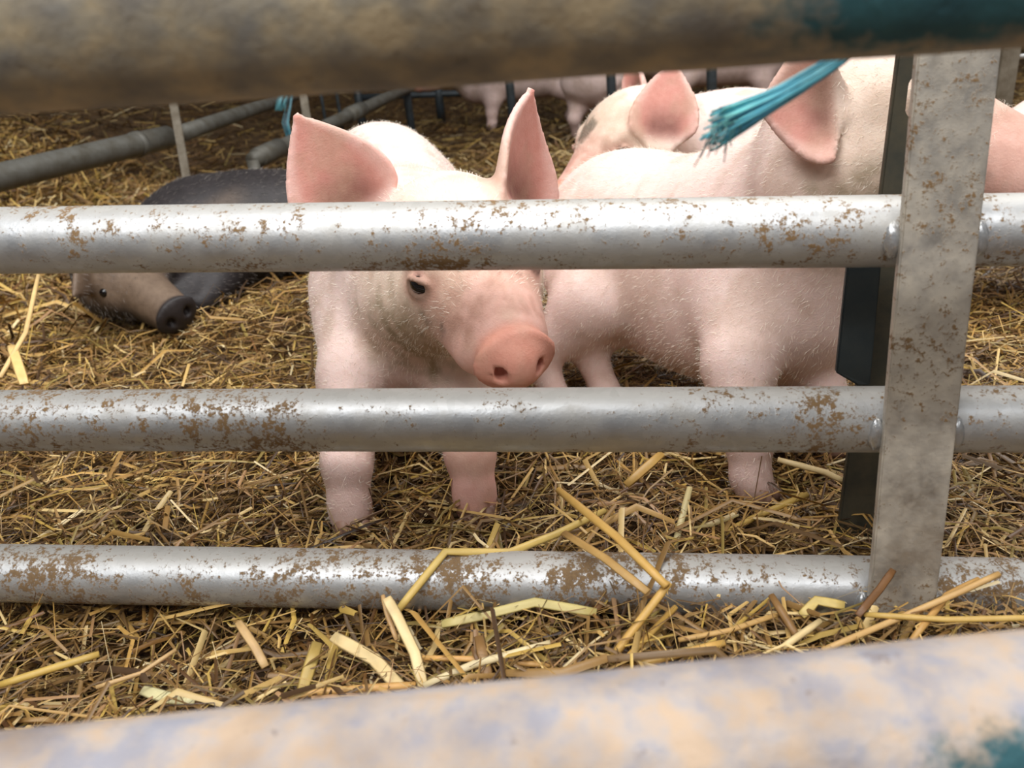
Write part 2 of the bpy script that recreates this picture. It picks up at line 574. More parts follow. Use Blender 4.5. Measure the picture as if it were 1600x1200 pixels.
stalk(D((222, 1078, 0.62), (262, 1090, 0.61), (305, 1094, 0.605)), 0.0085, (214, 206, 160), 'greenish white stub near the lower pipe at the left', False)
stalk(D((372, 972, 0.66), (398, 1010, 0.645), (415, 1042, 0.635)), 0.0070, TAN, 'tan pointed leaf under the bottom rail at the left', False)
stalk(D((150, 1074, 0.62), (220, 1052, 0.63), (275, 1015, 0.645)), 0.0034, TAN, 'thin tan stalk curving up at the lower left')
stalk(D((0, 1070, 0.62), (80, 1045, 0.63), (155, 1022, 0.64)), 0.0058, (198, 166, 86), 'yellow stalk at the lower left corner')
stalk(D((1052, 862, 0.755), (1078, 762, 0.80)), 0.0066, (214, 200, 150), 'pale upright stalk behind the bottom rail, left of the side-on foot')
stalk(D((978, 758, 0.81), (1035, 708, 0.83)), 0.0088, (190, 152, 82), 'broad brown-gold leaf showing below the middle rail', False)
stalk(D((1095, 852, 0.755), (1180, 808, 0.78), (1262, 772, 0.79)), 0.0062, (196, 164, 84), 'golden stalk slanting up toward the dark post behind the rail')
stalk(D((1215, 718, 0.78), (1290, 738, 0.77), (1318, 752, 0.765)), 0.0058, (214, 190, 140), 'shiny pale stalk just below the middle rail beside the dark post')
stalk(D((1205, 930, 0.64), (1246, 995, 0.612)), 0.0062, BROWN, 'brown stalk standing in front of the bottom rail, left of the upright')
stalk(D((1252, 962, 0.635), (1276, 938, 0.64), (1320, 946, 0.635)), 0.0075, (210, 186, 112), 'folded yellow leaf against the bottom rail beside the upright', False)
stalk(D((620, 1000, 0.640), (605, 960, 0.652), (598, 930, 0.660)), 0.0040, (196, 160, 110), 'small curled stalk tip at the end of the draped stalk')
stalk(D((1340, 962, 0.60), (1375, 920, 0.615), (1396, 890, 0.625)), 0.0055, (120, 82, 44), 'dark brown leaf leaning on the upright foot', False)
stalk(D((0, 590, 1.02), (40, 520, 1.10), (60, 430, 1.2)), 0.006, (222, 190, 132), 'pale stalk at the left edge between upper and middle rails')
stalk(D((38, 600, 1.0), (25, 560, 1.05), (18, 540, 1.08)), 0.012, (230, 196, 130), 'broad pale leaf above the middle rail at the left edge', False)
stalk(D((870, 1100, 0.58), (985, 1060, 0.59), (1090, 1045, 0.592)), 0.0048, (216, 176, 104), 'tan stalk lying on the lower pipe, centre')
stalk(D((1215, 960, 0.63), (1140, 985, 0.62), (1060, 1000, 0.615)), 0.0042, (198, 160, 98), 'thin tan stalk left of the brown standing stalk')
stalk(D((1425, 1000, 0.585), (1480, 930, 0.61), (1530, 905, 0.615)), 0.0050, (196, 152, 86), 'thin brown-gold stalk crossing the long straight stalk')


# ------------------------------------------------------------------ near gate (two crusted pipes, closest to the viewer)
def extend(a, b, k0, k1):
    d = b - a
    return a - d * k0, b + d * k1


R_NEAR = 0.031
dn = 0.285
ua, ub = at(0, 172 - R_NEAR * FPX / dn, dn), at(1600, 66 - R_NEAR * FPX / dn, dn)
la, lb = at(0, 1150 + R_NEAR * FPX / 0.30, 0.30), at(1600, 990 + R_NEAR * FPX / 0.30, 0.30)
ua, ub = extend(ua, ub, 0.9, 0.9)
la, lb = extend(la, lb, 0.9, 0.9)
MAT['near_upper'] = weathered_pipe('crusted_upper_pipe', srgb(182, 164, 132), srgb(158, 148, 128), srgb(134, 130, 122), srgb(98, 82, 62),
                                   teal_at=at(1480, 20, 0.262) - (ua + ub) / 2, teal_len=0.06)
MAT['near_lower'] = weathered_pipe('crusted_lower_pipe', srgb(194, 170, 146), srgb(182, 170, 162), srgb(156, 156, 166), srgb(124, 108, 98),
                                   teal_at=at(1590, 1245, 0.268) - (ua + ub) / 2, teal_len=0.035)
org = (ua + ub) / 2
g = thing('pipe_gate', (float(org[0]), float(org[1]), float(org[2])), 'blurred mud-crusted pipe gate closest to the viewer, framing top and bottom', 'gate')
V, Fc = straight(ua, ub, R_NEAR, 24, 40, 0.012)
tag(mesh_obj('rail', V, Fc, MAT['near_upper'], g), 'dark mud-crusted upper pipe with teal smears')
V, Fc = straight(la, lb, R_NEAR, 24, 40, 0.012)
tag(mesh_obj('rail', V, Fc, MAT['near_lower'], g), 'pale grey and tan lower pipe')
for u, l in ((ua, la), (ub, lb)):
    mid = (u + l) / 2
    V, Fc = straight((mid[0], mid[1], -0.03), (mid[0], mid[1], u[2] + 0.06), 0.03, 6, 24)
    mesh_obj('post', V, Fc, MAT['near_upper'], g)

# ------------------------------------------------------------------ galvanised hurdle
RR = 0.0242


def rail_pts(xl, yl, tl, xr, yr, tr):
    """rail axis from its centre line and thickness in the photograph at two places"""
    return at(xl, yl, 2 * RR * FPX / tl), at(xr, yr, 2 * RR * FPX / tr)


r1 = rail_pts(0, 376, 103, 1400, 361, 112)
r2 = rail_pts(0, 657, 96, 1400, 655, 104)
r3 = rail_pts(0, 895, 89, 1400, 918, 93)
_pn = np.cross(r1[1] - r1[0], r3[0] - r1[0])


def in_plane(p):
    d = p - _CAM
    return _CAM + d * (np.dot(r1[0] - _CAM, _pn) / np.dot(d, _pn))


r2 = (in_plane(r2[0]), in_plane(r2[1]))      # the three rails lie in one plane
r3 = (in_plane(r3[0]), in_plane(r3[1]))
h = thing('hurdle', (float(r3[1][0]), float(r3[1][1]), 0.0), 'galvanised steel pen hurdle with three round rails and a flat upright', 'hurdle')
rails = []
for k, (a, b) in enumerate((r1, r2, r3)):
    e0, e1 = extend(a, b, 0.55, 0.6)
    rails.append((a, b))
    V, Fc = straight(e0, e1, RR, 16, 48)
    mesh_obj('rail', V, Fc, MAT['hurdle_rail'] if k < 2 else MAT['hurdle_rail_low'], h)
# flat upright laid on the front of the rails
rail_dir = unit(r2[1] - r2[0])


def rail_at_px(rail, px):
    a, b = rail
    best, bt = None, 1e9
    for t in np.linspace(-0.2, 1.4, 1601):
        p = a + (b - a) * t
        q = p - _CAM
        x = 800 + FPX * (q @ _R) / (q @ _F)
        if abs(x - px) < bt:
            bt, best = abs(x - px), p
    return best


c1, c3 = rail_at_px(rails[0], 1441), rail_at_px(rails[2], 1388)
bar_up = unit(c1 - c3)
bar_n = unit(np.cross(rail_dir, bar_up))
if bar_n[1] > 0:
    bar_n = -bar_n
mid2 = (c1 + c3) / 2 + bar_n * (RR - 0.001)
HW = 0.0240
top = mid2 + bar_up * 0.42
bot = mid2 - bar_up * (mid2[2] + 0.0) / bar_up[2]
V, Fc = plate([bot - rail_dir * HW, bot + rail_dir * HW, top + rail_dir * HW, top - rail_dir * HW], bar_n, 0.008)
mesh_obj('upright', V, Fc, MAT['hurdle_bar'], h, smooth=False)
for sx in (-1, 1):
    e = extend(r1[0], r1[1], 0.55, 0.6)[0 if sx < 0 else 1]
    e3 = extend(r3[0], r3[1], 0.55, 0.6)[0 if sx < 0 else 1]
    V, Fc = straight((e3[0], e3[1], -0.01), (e[0], e[1], e[2] + 0.12), RR, 8, 32)
    mesh_obj('end_post', V, Fc, MAT['hurdle_rail'], h)
# weld beads where the rails meet the upright
for k, rail in enumerate(rails):
    for sx in (-1, 1):
        tpx = 0.5
        base = c1 + (c3 - c1) * (0, 0.5, 1.0)[k]
        a, b = rail
        t = np.dot(base - a, b - a) / np.dot(b - a, b - a)
        p0 = a + (b - a) * t + rail_dir * sx * (HW + 0.003)
        p0 = p0 + bar_n * (RR * 0.93)
        V, Fc = [], []
        rr = np.random.default_rng(10 * k + sx + 2)
        nu, nv = 14, 8
        for i in range(nv + 1):
            for j in range(nu):
                th, ph = math.pi * i / nv, 2 * math.pi * j / nu
                d = np.array([math.sin(th) * math.cos(ph), math.sin(th) * math.sin(ph), math.cos(th)])
                rad = 1 + rr.uniform(-0.16, 0.16)
                V.append(p0 + (rail_dir * d[0] * 0.0058 + bar_n * d[1] * 0.0052 + bar_up * d[2] * 0.0115) * rad + bar_up * -0.002)
        for i in range(nv):
            for j in range(nu):
                Fc.append((i * nu + j, i * nu + (j + 1) % nu, (i + 1) * nu + (j + 1) % nu, (i + 1) * nu + j))
        mesh_obj('weld_bead', V, Fc, MAT['weld'], h)

# ------------------------------------------------------------------ dark slotted steel behind the upright
db = 0.70
bl_t, bl_b = at(1407, 60, 0.625), at(1308, 850, 0.76)
bdir = unit(bl_t - bl_b)
bl_b = bl_b - bdir * (bl_b[2] / bdir[2])
bl_t = bl_t + bdir * 0.06
bw = rail_dir * 0.046
slot_c = at(1438, 151, 0.635)
dn_ = unit(np.cross(rail_dir, bdir))
slot_c = slot_c - dn_ * np.dot(slot_c - bl_b, dn_)
hole = []
for k in range(24):
    a = 2 * math.pi * k / 24
    cx, cy = 0.0085 * math.cos(a), 0.0085 * math.sin(a)
    hole.append(slot_c + rail_dir * cx + bdir * (cy + (0.0075 if math.sin(a) > 0 else -0.0075)))
o = thing('slotted_post', (float(bl_b[0]), float(bl_b[1]), 0.0), 'dark slotted steel post standing just behind the galvanised upright', 'post')
V, Fc = plate([bl_b, bl_b + bw, bl_t + bw, bl_t], (0, 1, 0), 0.006, hole)
mesh_obj('bar', V, Fc, MAT['dark_steel'], o, smooth=False)
pf = lambda px, py, dd: at(px, py, dd)
pl = [pf(1327, 390, 0.652), pf(1380, 390, 0.650), pf(1360, 603, 0.690), pf(1341, 603, 0.690), pf(1307, 583, 0.688)]
V, Fc = plate(pl, (0, 1, 0), 0.005)
tag(mesh_obj('latch_plate', V, Fc, MAT['dark_plate'], o, smooth=False), 'blue-grey plate with a clipped lower corner')


# ------------------------------------------------------------------ pigs: signed distance fields, meshed by surface nets
class Field:
    def __init__(self, lo, hi, cell):
        self.lo, self.cell = np.asarray(lo, float), cell
        self.n = np.ceil((np.asarray(hi) - self.lo) / cell).astype(int) + 1
        self.f = np.full(self.n, 0.5, dtype=np.float32)

    def sub(self, lo, hi):
        a = np.clip(np.floor((np.asarray(lo) - self.lo) / self.cell).astype(int), 0, self.n)
        b = np.clip(np.ceil((np.asarray(hi) - self.lo) / self.cell).astype(int) + 1, 0, self.n)
        if np.any(b <= a):
            return None, None
        ax = [self.lo[i] + self.cell * np.arange(a[i], b[i]) for i in range(3)]
        P = np.stack(np.meshgrid(*ax, indexing='ij'), -1)
        return tuple(slice(a[i], b[i]) for i in range(3)), P

    def put(self, sl, d, k):
        f = self.f[sl]
        h = np.maximum(k - np.abs(f - d), 0) / k
        self.f[sl] = np.minimum(f, d) - h * h * k * 0.25

    def cut(self, sl, d, k):
        f = self.f[sl]
        g = -d
        h = np.maximum(k - np.abs(f - g), 0) / k
        self.f[sl] = np.maximum(f, g) + h * h * k * 0.25

    def cone(self, a, b, ra, rb, k=0.03, cut=False):
        a, b = np.asarray(a, float), np.asarray(b, float)
        r = max(ra, rb) + k + 2 * self.cell
        sl, P = self.sub(np.minimum(a, b) - r, np.maximum(a, b) + r)
        if sl is None:
            return
        ba = b - a
        l2 = ba @ ba
        if l2 < 1e-10:
            d = np.linalg.norm(P - a, axis=-1) - ra
        else:
            t = np.clip(((P - a) @ ba) / l2, 0, 1)
            d = np.linalg.norm(P - a - t[..., None] * ba, axis=-1) - (ra + (rb - ra) * t)
        (self.cut if cut else self.put)(sl, d, k)

    def ell(self, c, axes, rad, k=0.03, cut=False):
        """ellipsoid: axes rows are unit vectors"""
        c = np.asarray(c, float)
        A = np.asarray(axes, float)
        rad = np.asarray(rad, float)
        r = rad.max() + k + 2 * self.cell
        sl, P = self.sub(c - r, c + r)
        if sl is None:
            return
        q = (P - c) @ A.T
        k0 = np.linalg.norm(q / rad, axis=-1)
        k1 = np.linalg.norm(q / (rad * rad), axis=-1) + 1e-9
        d = k0 * (k0 - 1) / k1
        (self.cut if cut else self.put)(sl, d, k)

    def ear(self, base, tip, opening, width, thick=0.0045, cup=0.02, bend=0.0, k=0.012, point=1.0, roll=0.0):
        base, tip = np.asarray(base, float), np.asarray(tip, float)
        L = np.linalg.norm(tip - base)
        u = (tip - base) / L
        n = unit(np.asarray(opening, float) - u * np.dot(opening, u))
        w = np.cross(u, n)
        r = L * 0.2 + width
        sl, P = self.sub(np.minimum(base, tip) - r, np.maximum(base, tip) + r)
        if sl is None:
            return None
        q = P - base
        a, b, c = q @ u, q @ w, q @ n
        t = np.clip(a / L, -0.15, 1.0)
        tt = np.clip(t, 0, 1)
        W = 0.5 * width * np.clip((1 - tt ** (1.5 * point)) ** 0.8 * (0.72 + 1.1 * tt * (1 - tt)), 0.03, 2)
        W = W * (0.30 + 0.70 * sstep(-0.20, 0.10, a / L))
        s = np.clip(b / (0.5 * width), -1.4, 1.4)
        c0 = cup * (s * s) * (1 - 0.55 * tt) + bend * tt * tt - cup * 0.25
        db = np.maximum(np.abs(b) - W, 0)
        da = np.maximum(a - L, 0) + np.maximum(-0.15 * L - a, 0)
        th = thick * (1.35 - 0.6 * tt)
        dc = np.abs(c - c0) / math.sqrt(1 + (2 * cup / (0.5 * width)) ** 2 * 0.25)
        d = np.sqrt(db ** 2 + da ** 2 + dc ** 2) - th
        self.put(sl, d, k)
        return dict(base=base, u=u, w=w, n=n, L=L, width=width, cup=cup, bend=bend)

    def mesh(self):
        f = self.f
        neg = f < 0
        nx, ny, nz = np.array(f.shape) - 1
        corners = [(i, j, k) for i in (0, 1) for j in (0, 1) for k in (0, 1)]
        cnt = np.zeros((nx, ny, nz), np.int8)
        for (i, j, k) in corners:
            cnt += neg[i:i + nx, j:j + ny, k:k + nz]
        act = (cnt > 0) & (cnt < 8)
        cells = np.argwhere(act)
        vid = np.full((nx, ny, nz), -1, np.int64)
        vid[act] = np.arange(len(cells))
        vals = {c: f[cells[:, 0] + c[0], cells[:, 1] + c[1], cells[:, 2] + c[2]] for c in corners}
        acc = np.zeros((len(cells), 3))
        num = np.zeros(len(cells))
        for c in corners:
            for ax in range(3):
                if c[ax] == 0:
                    d = list(c)
                    d[ax] = 1
                    d = tuple(d)
                    va, vb = vals[c], vals[d]
                    m_ = (va < 0) != (vb < 0)
                    t = np.where(m_, va / np.where(m_, va - vb, 1), 0)
                    p = np.tile(np.array(c, float), (len(cells), 1))
                    p[:, ax] += t
                    acc[m_] += p[m_]
                    num += m_
        verts = self.lo + self.cell * (cells + acc / num[:, None])
        quads = []
        for ax in range(3):
            b, c = (ax + 1) % 3, (ax + 2) % 3
            sl0 = [slice(1, -1)] * 3
            sl0[ax] = slice(0, -1)
            sl1 = list(sl0)
            sl1[ax] = slice(1, None)
            n0, n1 = neg[tuple(sl0)], neg[tuple(sl1)]
            for flip, msk in ((False, n0 & ~n1), (True, ~n0 & n1)):
                ii = np.argwhere(msk)
                if not len(ii):
                    continue
                ii = ii.copy()
                ii[:, b] += 1
                ii[:, c] += 1
                q = []
                for (ob, oc) in ((-1, -1), (0, -1), (0, 0), (-1, 0)):
                    e = ii.copy()
                    e[:, b] += ob
                    e[:, c] += oc
                    q.append(vid[e[:, 0], e[:, 1], e[:, 2]])
                q = np.stack(q, -1)
                quads.append(q[:, ::-1] if flip else q)
        Q = np.concatenate(quads)
        return verts, Q[(Q >= 0).all(1)]


def vnoise(P, freq, seed):
    r = np.random.default_rng(seed)
    out = np.zeros(len(P))
    for f, a in ((1, 1.0), (2.1, 0.6), (4.3, 0.35)):
        for _ in range(3):
            d = unit(r.normal(size=3))
            e = unit(r.normal(size=3))
            out += a / 3 * np.sin(P @ d * freq * f * 6.28 + r.uniform(0, 6.28) + 1.5 * np.sin(P @ e * freq * f * 4.1 + r.uniform(0, 6.28)))
    return out


def sstep(a, b, x):
    t = np.clip((x - a) / (b - a), 0, 1)
    return t * t * (3 - 2 * t)


def lerp(c, d, t):
    return c + (np.asarray(d)[None, :3] - c) * t[:, None]


SKIN = np.array(srgb(236, 212, 204)[:3])
PINK = np.array(srgb(222, 168, 154)[:3])
SALMON = np.array(srgb(208, 146, 126)[:3])
EARIN = np.array(srgb(210, 146, 132)[:3])
CREAM = np.array(srgb(236, 216, 184)[:3])
DIRT = np.array(srgb(132, 116, 74)[:3])
DARKDIRT = np.array(srgb(70, 64, 48)[:3])


def frame(fwd, up=(0, 0, 1)):
    f = unit(fwd)
    l = unit(np.cross(up, f))
    return f, l, np.cross(f, l)


def pig(name, label, base, heading, s=1.0, head_c=None, head_dir=None, head_up=(0, 0, 1), ears=None, cell=0.0035,
        legs=None, body_z=0.0, bristles=0, rump_dz=0.0, eye_open=True, dirt=1.0, tint=None, hooves=True, group=None, tail=True,
        drop=0.0, head_s=None, rump_at=None, shoulder_at=None, tone=1.0, belly=0.0):
    """a standing young pig. base: ground point under the shoulders; heading: direction the body points"""
    base = np.asarray(base, float)
    f, l, up = frame((heading[0], heading[1], 0))
    W = lambda x, y, z: base + s * (f * x + l * y + up * z) + np.array([0, 0, body_z])
    hs = head_s or s
    hc = W(0.15, 0, 0.265) if head_c is None else np.asarray(head_c, float)
    hf, hl, hu = frame(f + np.array([0, 0, -0.45]) if head_dir is None else head_dir, head_up)
    H = lambda x, y, z: hc + hs * (hf * x + hl * y + hu * z)
    sh = W(0, 0, 0.215) if shoulder_at is None else np.asarray(shoulder_at, float)
    rp = W(-0.33, 0, 0.225 + rump_dz) if rump_at is None else np.asarray(rump_at, float)
    mid = (sh + rp) / 2 + np.array([0, 0, -0.012 * s])
    ax = unit(rp - sh)
    lat = unit(np.cross(ax, (0, 0, 1)))
    vv = np.cross(lat, ax)
    A = np.stack([ax, lat, vv])
    pts = [sh, rp, hc, H(0.2, 0, 0)]
    lo = np.min(pts, 0) - 0.22 * s
    hi = np.max(pts, 0) + 0.22 * s
    lo[2] = base[2] + body_z - 0.02
    if ears:
        for e in ears:
            lo = np.minimum(lo, np.asarray(e['tip']) - 0.04)
            hi = np.maximum(hi, np.asarray(e['tip']) + 0.04)
    F = Field(lo, hi, cell)
    kb = 0.055 * s
    F.ell(sh + ax * 0.02 * s, A, np.array([0.125, 0.090, 0.112]) * s, kb)
    F.ell(mid, A, np.array([0.19, 0.098, 0.108]) * s, kb)
    F.ell(rp - ax * 0.03 * s, A, np.array([0.125, 0.092, 0.108]) * s, kb)
    if belly:
        F.ell(mid + (sh - mid) * 0.35 - vv * belly, A, np.array([0.17, 0.088, 0.10]) * s, kb)
        F.ell(sh - vv * belly * 0.9, A, np.array([0.10, 0.085, 0.09]) * s, kb)
    # neck
    F.cone(sh - ax * 0.02 * s + up * 0.015 * s, hc + hf * -0.02 * hs - hu * 0.008, 0.088 * s, 0.066 * hs, kb)
    F.cone(sh - ax * 0.06 * s - up * 0.03 * s, H(-0.005, 0, -0.035), 0.07 * s, 0.05 * hs, kb)
    # legs
    hoof_at = []
    L = legs or {}
    for sgn, nm in ((1, 'l'), (-1, 'r')):
        foot = L.get('f' + nm)
        if foot is None:
            foot = W(0.0, 0.062 * sgn, 0)
        foot = np.asarray(foot, float)
        top = sh + l * 0.05 * s * sgn - up * 0.02 * s
        elbow = top * 0.45 + foot * 0.55
        elbow[2] = base[2] + body_z + 0.118 * s
        elbow = elbow - f * 0.012 * s
        wrist = foot * 0.85 + elbow * 0.15
        wrist[2] = base[2] + body_z + 0.062 * s
        ank = foot.copy()
        ank[2] += 0.024 * s
        F.cone(top, elbow, 0.062 * s, 0.036 * s, 0.03 * s)
        F.cone(elbow, wrist, 0.036 * s, 0.0235 * s, 0.02 * s)
        F.cone(wrist, ank, 0.0235 * s, 0.019 * s, 0.012 * s)
        F.cone(ank, foot + up * 0.012 * s + f * 0.006 * s, 0.019 * s, 0.019 * s, 0.012 * s)
        hoof_at.append((foot, f))
        foot = L.get('h' + nm)
        if foot is None:
            foot = W(-0.335, 0.066 * sgn, 0)
        foot = np.asarray(foot, float)
        top = rp + l * 0.045 * s * sgn - up * 0.02 * s
        knee = top * 0.5 + foot * 0.5 + f * 0.035 * s
        knee[2] = base[2] + body_z + 0.145 * s
        hock = foot - f * 0.028 * s
        hock[2] = base[2] + body_z + 0.082 * s
        ank = foot.copy()
        ank[2] += 0.024 * s
        F.cone(top, knee, 0.075 * s, 0.050 * s, 0.03 * s)
        F.cone(knee, hock, 0.046 * s, 0.025 * s, 0.02 * s)
        F.cone(hock, ank, 0.0235 * s, 0.018 * s, 0.012 * s)
        F.cone(ank, foot + up * 0.012 * s + f * 0.006 * s, 0.018 * s, 0.018 * s, 0.012 * s)
        hoof_at.append((foot, f))
    # head
    HA = np.stack([hf, hl, hu])
    F.ell(H(0, 0, 0.008), HA, np.array([0.078, 0.066, 0.066]) * hs, 0.035 * hs)
    F.cone(H(0.03, 0, 0.022), H(0.135, 0, 0.000), 0.046 * hs, 0.028 * hs, 0.03 * hs)
    F.cone(H(0.02, 0, -0.035), H(0.125, 0, -0.030), 0.046 * hs, 0.021 * hs, 0.025 * hs)
    for sg in (1, -1):
        F.cone(H(-0.02, 0.040 * sg, -0.040), H(0.035, 0.034 * sg, -0.028), 0.052 * hs, 0.036 * hs, 0.03 * hs)
        F.cone(H(0.05, 0.030 * sg, 0.006), H(0.125, 0.020 * sg, -0.012), 0.030 * hs, 0.022 * hs, 0.02 * hs)
        F.cone(H(0.050, 0.044 * sg, 0.040), H(0.066, 0.036 * sg, 0.036), 0.012 * hs, 0.009 * hs, 0.014 * hs)
    # snout disc, nostrils, mouth
    F.cone(H(0.140, 0, -0.006), H(0.158, 0, -0.006), 0.028 * hs, 0.027 * hs, 0.012 * hs)
    F.ell(H(0.163, 0, -0.004), HA, np.array([0.0085, 0.036, 0.027]) * hs, 0.008 * hs)
    if cell < 0.006:
        for sg in (1, -1):
            F.ell(H(0.170, 0.0145 * sg, -0.006), HA, np.array([0.010, 0.0062, 0.0085]) * hs, 0.004 * hs, cut=True)
            F.cone(H(0.165, 0.020 * sg, -0.033), H(0.07, 0.058 * sg, -0.036), 0.0022 * hs, 0.0022 * hs, 0.005 * hs, cut=True)
        # eyelids: an almond of skin round each eye
        for sg in (1, -1):
            ring = []
            ca, sa = math.cos(0.62), math.sin(0.62)
            for k in range(14):
                a = 2 * math.pi * k / 14
                dx, dz = 0.0120 * math.cos(a), 0.0084 * math.sin(a)
                o_ = math.sqrt(max(0.0130 ** 2 - dx * dx - dz * dz, 0))
                ring.append(H(0.0665 + dx * ca + o_ * sa, (0.0470 - dx * sa + o_ * ca) * sg, 0.0235 + dz))
            for k in range(14):
                F.cone(ring[k], ring[(k + 1) % 14], 0.0021 * hs, 0.0021 * hs, 0.004 * hs)
    einfo = []
    if ears is None:
        ears = [dict(base=H(-0.02, 0.052 * sg, 0.052), tip=H(-0.03, 0.098 * sg, 0.135), opening=hf + hl * 0.5 * sg, width=0.075 * hs) for sg in (1, -1)]
    for e in ears:
        einfo.append(F.ear(e['base'], e['tip'], e['opening'], e['width'], e.get('thick', 0.0042), e.get('cup', 0.018), e.get('bend', 0.0), k=e.get('k', 0.014)))
    V, Q = F.mesh()
    # colours of the skin, plus painted shade on the snout bridge
    col = np.tile(SKIN if tint is None else np.asarray(tint), (len(V), 1))
    q = (V - hc) @ HA.T / hs
    n1, n2 = vnoise(V, 7, 1), vnoise(V, 26, 2)
    hd = np.linalg.norm(q - np.array([0.05, 0, 0]), axis=1)
    low = sstep(0.20, 0.04, V[:, 2] / s - base[2] - body_z)
    col = lerp(col, PINK * 0.92, 0.22 * low)
    col = lerp(col, CREAM, 0.45 * sstep(0.16, 0.06, hd))
    sn = sstep(0.055, 0.12, q[:, 0]) * sstep(0.09, 0.06, np.abs(q[:, 1]))
    col = lerp(col, PINK, 0.75 * sn)
    disc = sstep(0.145, 0.156, q[:, 0]) * sstep(0.06, 0.045, np.abs(q[:, 1])) * sstep(0.07, 0.05, np.abs(q[:, 2]))
    col = lerp(col, SALMON, 0.9 * disc)
    for sg in (1, -1):
        ed = np.linalg.norm((q - np.array([0.073, 0.055 * sg, 0.0235])) * np.array([0.8, 0.9, 1.1]), axis=1)
        col = lerp(col, PINK * 0.72, 0.85 * sstep(0.026, 0.012, ed))
        col = lerp(col, np.array(srgb(84, 58, 52)[:3]), 0.8 * sstep(0.0135, 0.0095, ed))
        # mud on the cheek
        md = np.linalg.norm((q - np.array([0.045, 0.055 * sg, -0.062])) * np.array([0.8, 1, 1.0]), axis=1)
        col = lerp(col, DIRT, dirt * 0.8 * sstep(0.074, 0.020, md + 0.018 * n2))
        md = np.linalg.norm((q - np.array([0.085, 0.036 * sg, 0.000])) * np.array([0.8, 1, 1.6]), axis=1)
        col = lerp(col, DARKDIRT, dirt * 0.85 * sstep(0.030, 0.006, md + 0.012 * n2))
    md = np.linalg.norm((q - np.array([0.065, -0.012, 0.062])) * np.array([1, 0.8, 1]), axis=1)
    col = lerp(col, DARKDIRT, dirt * 0.75 * sstep(0.026, 0.010, md + 0.012 * n2))
    inside = np.zeros(len(V))
    for e in einfo:
        p = V - e['base']
        a, b, c = p @ e['u'], p @ e['w'], p @ e['n']
        tt = np.clip(a / e['L'], 0, 1)
        sN = np.clip(b / (0.5 * e['width']), -1.4, 1.4)
        c0 = e['cup'] * sN * sN * (1 - 0.55 * tt) + e['bend'] * tt * tt - e['cup'] * 0.25
        near = sstep(-0.1, 0.15, a / e['L']) * sstep(1.25, 1.05, a / e['L']) * sstep(1.4, 1.0, np.abs(sN)) * sstep(0.03, 0.015, np.abs(c - c0))
        col = lerp(col, PINK, 0.35 * near)
        inn = near * sstep(-0.0005, 0.003, c - c0)
        rim = sstep(0.62, 0.95, np.abs(sN) / np.clip((1 - tt ** 1.5) ** 0.8 * (0.72 + 1.1 * tt * (1 - tt)), 0.1, 2))
        col = lerp(col, EARIN, 0.9 * inn * (1 - 0.55 * rim))
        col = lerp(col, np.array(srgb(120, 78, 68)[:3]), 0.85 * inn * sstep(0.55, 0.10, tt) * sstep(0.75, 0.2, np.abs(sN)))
        inside = np.maximum(inside, near)
    # general muck on the flank
    col = lerp(col, np.array(srgb(186, 158, 134)[:3]), dirt * 0.42 * sstep(-0.2, 0.9, n1 + 0.4 * n2))
    bridge_shade = sstep(0.055, 0.085, q[:, 0]) * sstep(0.150, 0.135, q[:, 0]) * sstep(-0.02, 0.012, q[:, 2]) * sstep(0.06, 0.04, np.abs(q[:, 1]))  # brown shade over the snout bridge, painted into the skin colour
    col = lerp(col, np.array(srgb(176, 130, 112)[:3]), dirt * 0.5 * bridge_shade * sstep(-1.2, 0.6, n2))
    col = np.clip(col * tone, 0, 1)
    root = thing(name, (float(base[0]), float(base[1]), float(base[2])), label, 'pig', group)
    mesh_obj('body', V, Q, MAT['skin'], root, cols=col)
    # eyes
    for sg in (1, -1):
        c = H(0.0665, 0.0470 * sg, 0.0235)
        Ve, Fe = ball(c, 0.0128 * hs, 16, 12, (hf, hl, hu), (1, 1, 0.74))
        mesh_obj('eye', Ve, Fe, MAT['eye'], root)
    if hooves:
        for foot, d in hoof_at:
            for sg in (1, -1):
                c = foot + f * 0.012 * s + l * 0.009 * s * sg + up * 0.009 * s
                Ve, Fe = ball(c, 0.0135 * s, 12, 8, (f, l, up), (1.45, 0.72, 0.95))
                mesh_obj('hoof', Ve, Fe, MAT['hoof'], root)
    if tail:
        t0 = rp + ax * 0.085 * s + vv * 0.03 * s
        tp, tr = [], []
        for i in range(16):
            t = i / 15
            a = t * 8.0
            tp.append(t0 + ax * s * (0.03 + 0.05 * t) + (lat * math.sin(a) + vv * (math.cos(a))) * 0.014 * s - vv * s * 0.02 * t)
            tr.append(s * (0.0065 - 0.004 * t))
        Vt, Ft = tube(tp, tr, 8)
        mesh_obj('tail', Vt, Ft, MAT['skin'], root, cols=np.tile(PINK, (len(Vt), 1)))
    if bristles:
        add_bristles(root, V, Q, bristles, ax, hf, hc, hs, inside, [H(0.07, 0.05 * sg, 0.0235) for sg in (1, -1)])
    return root


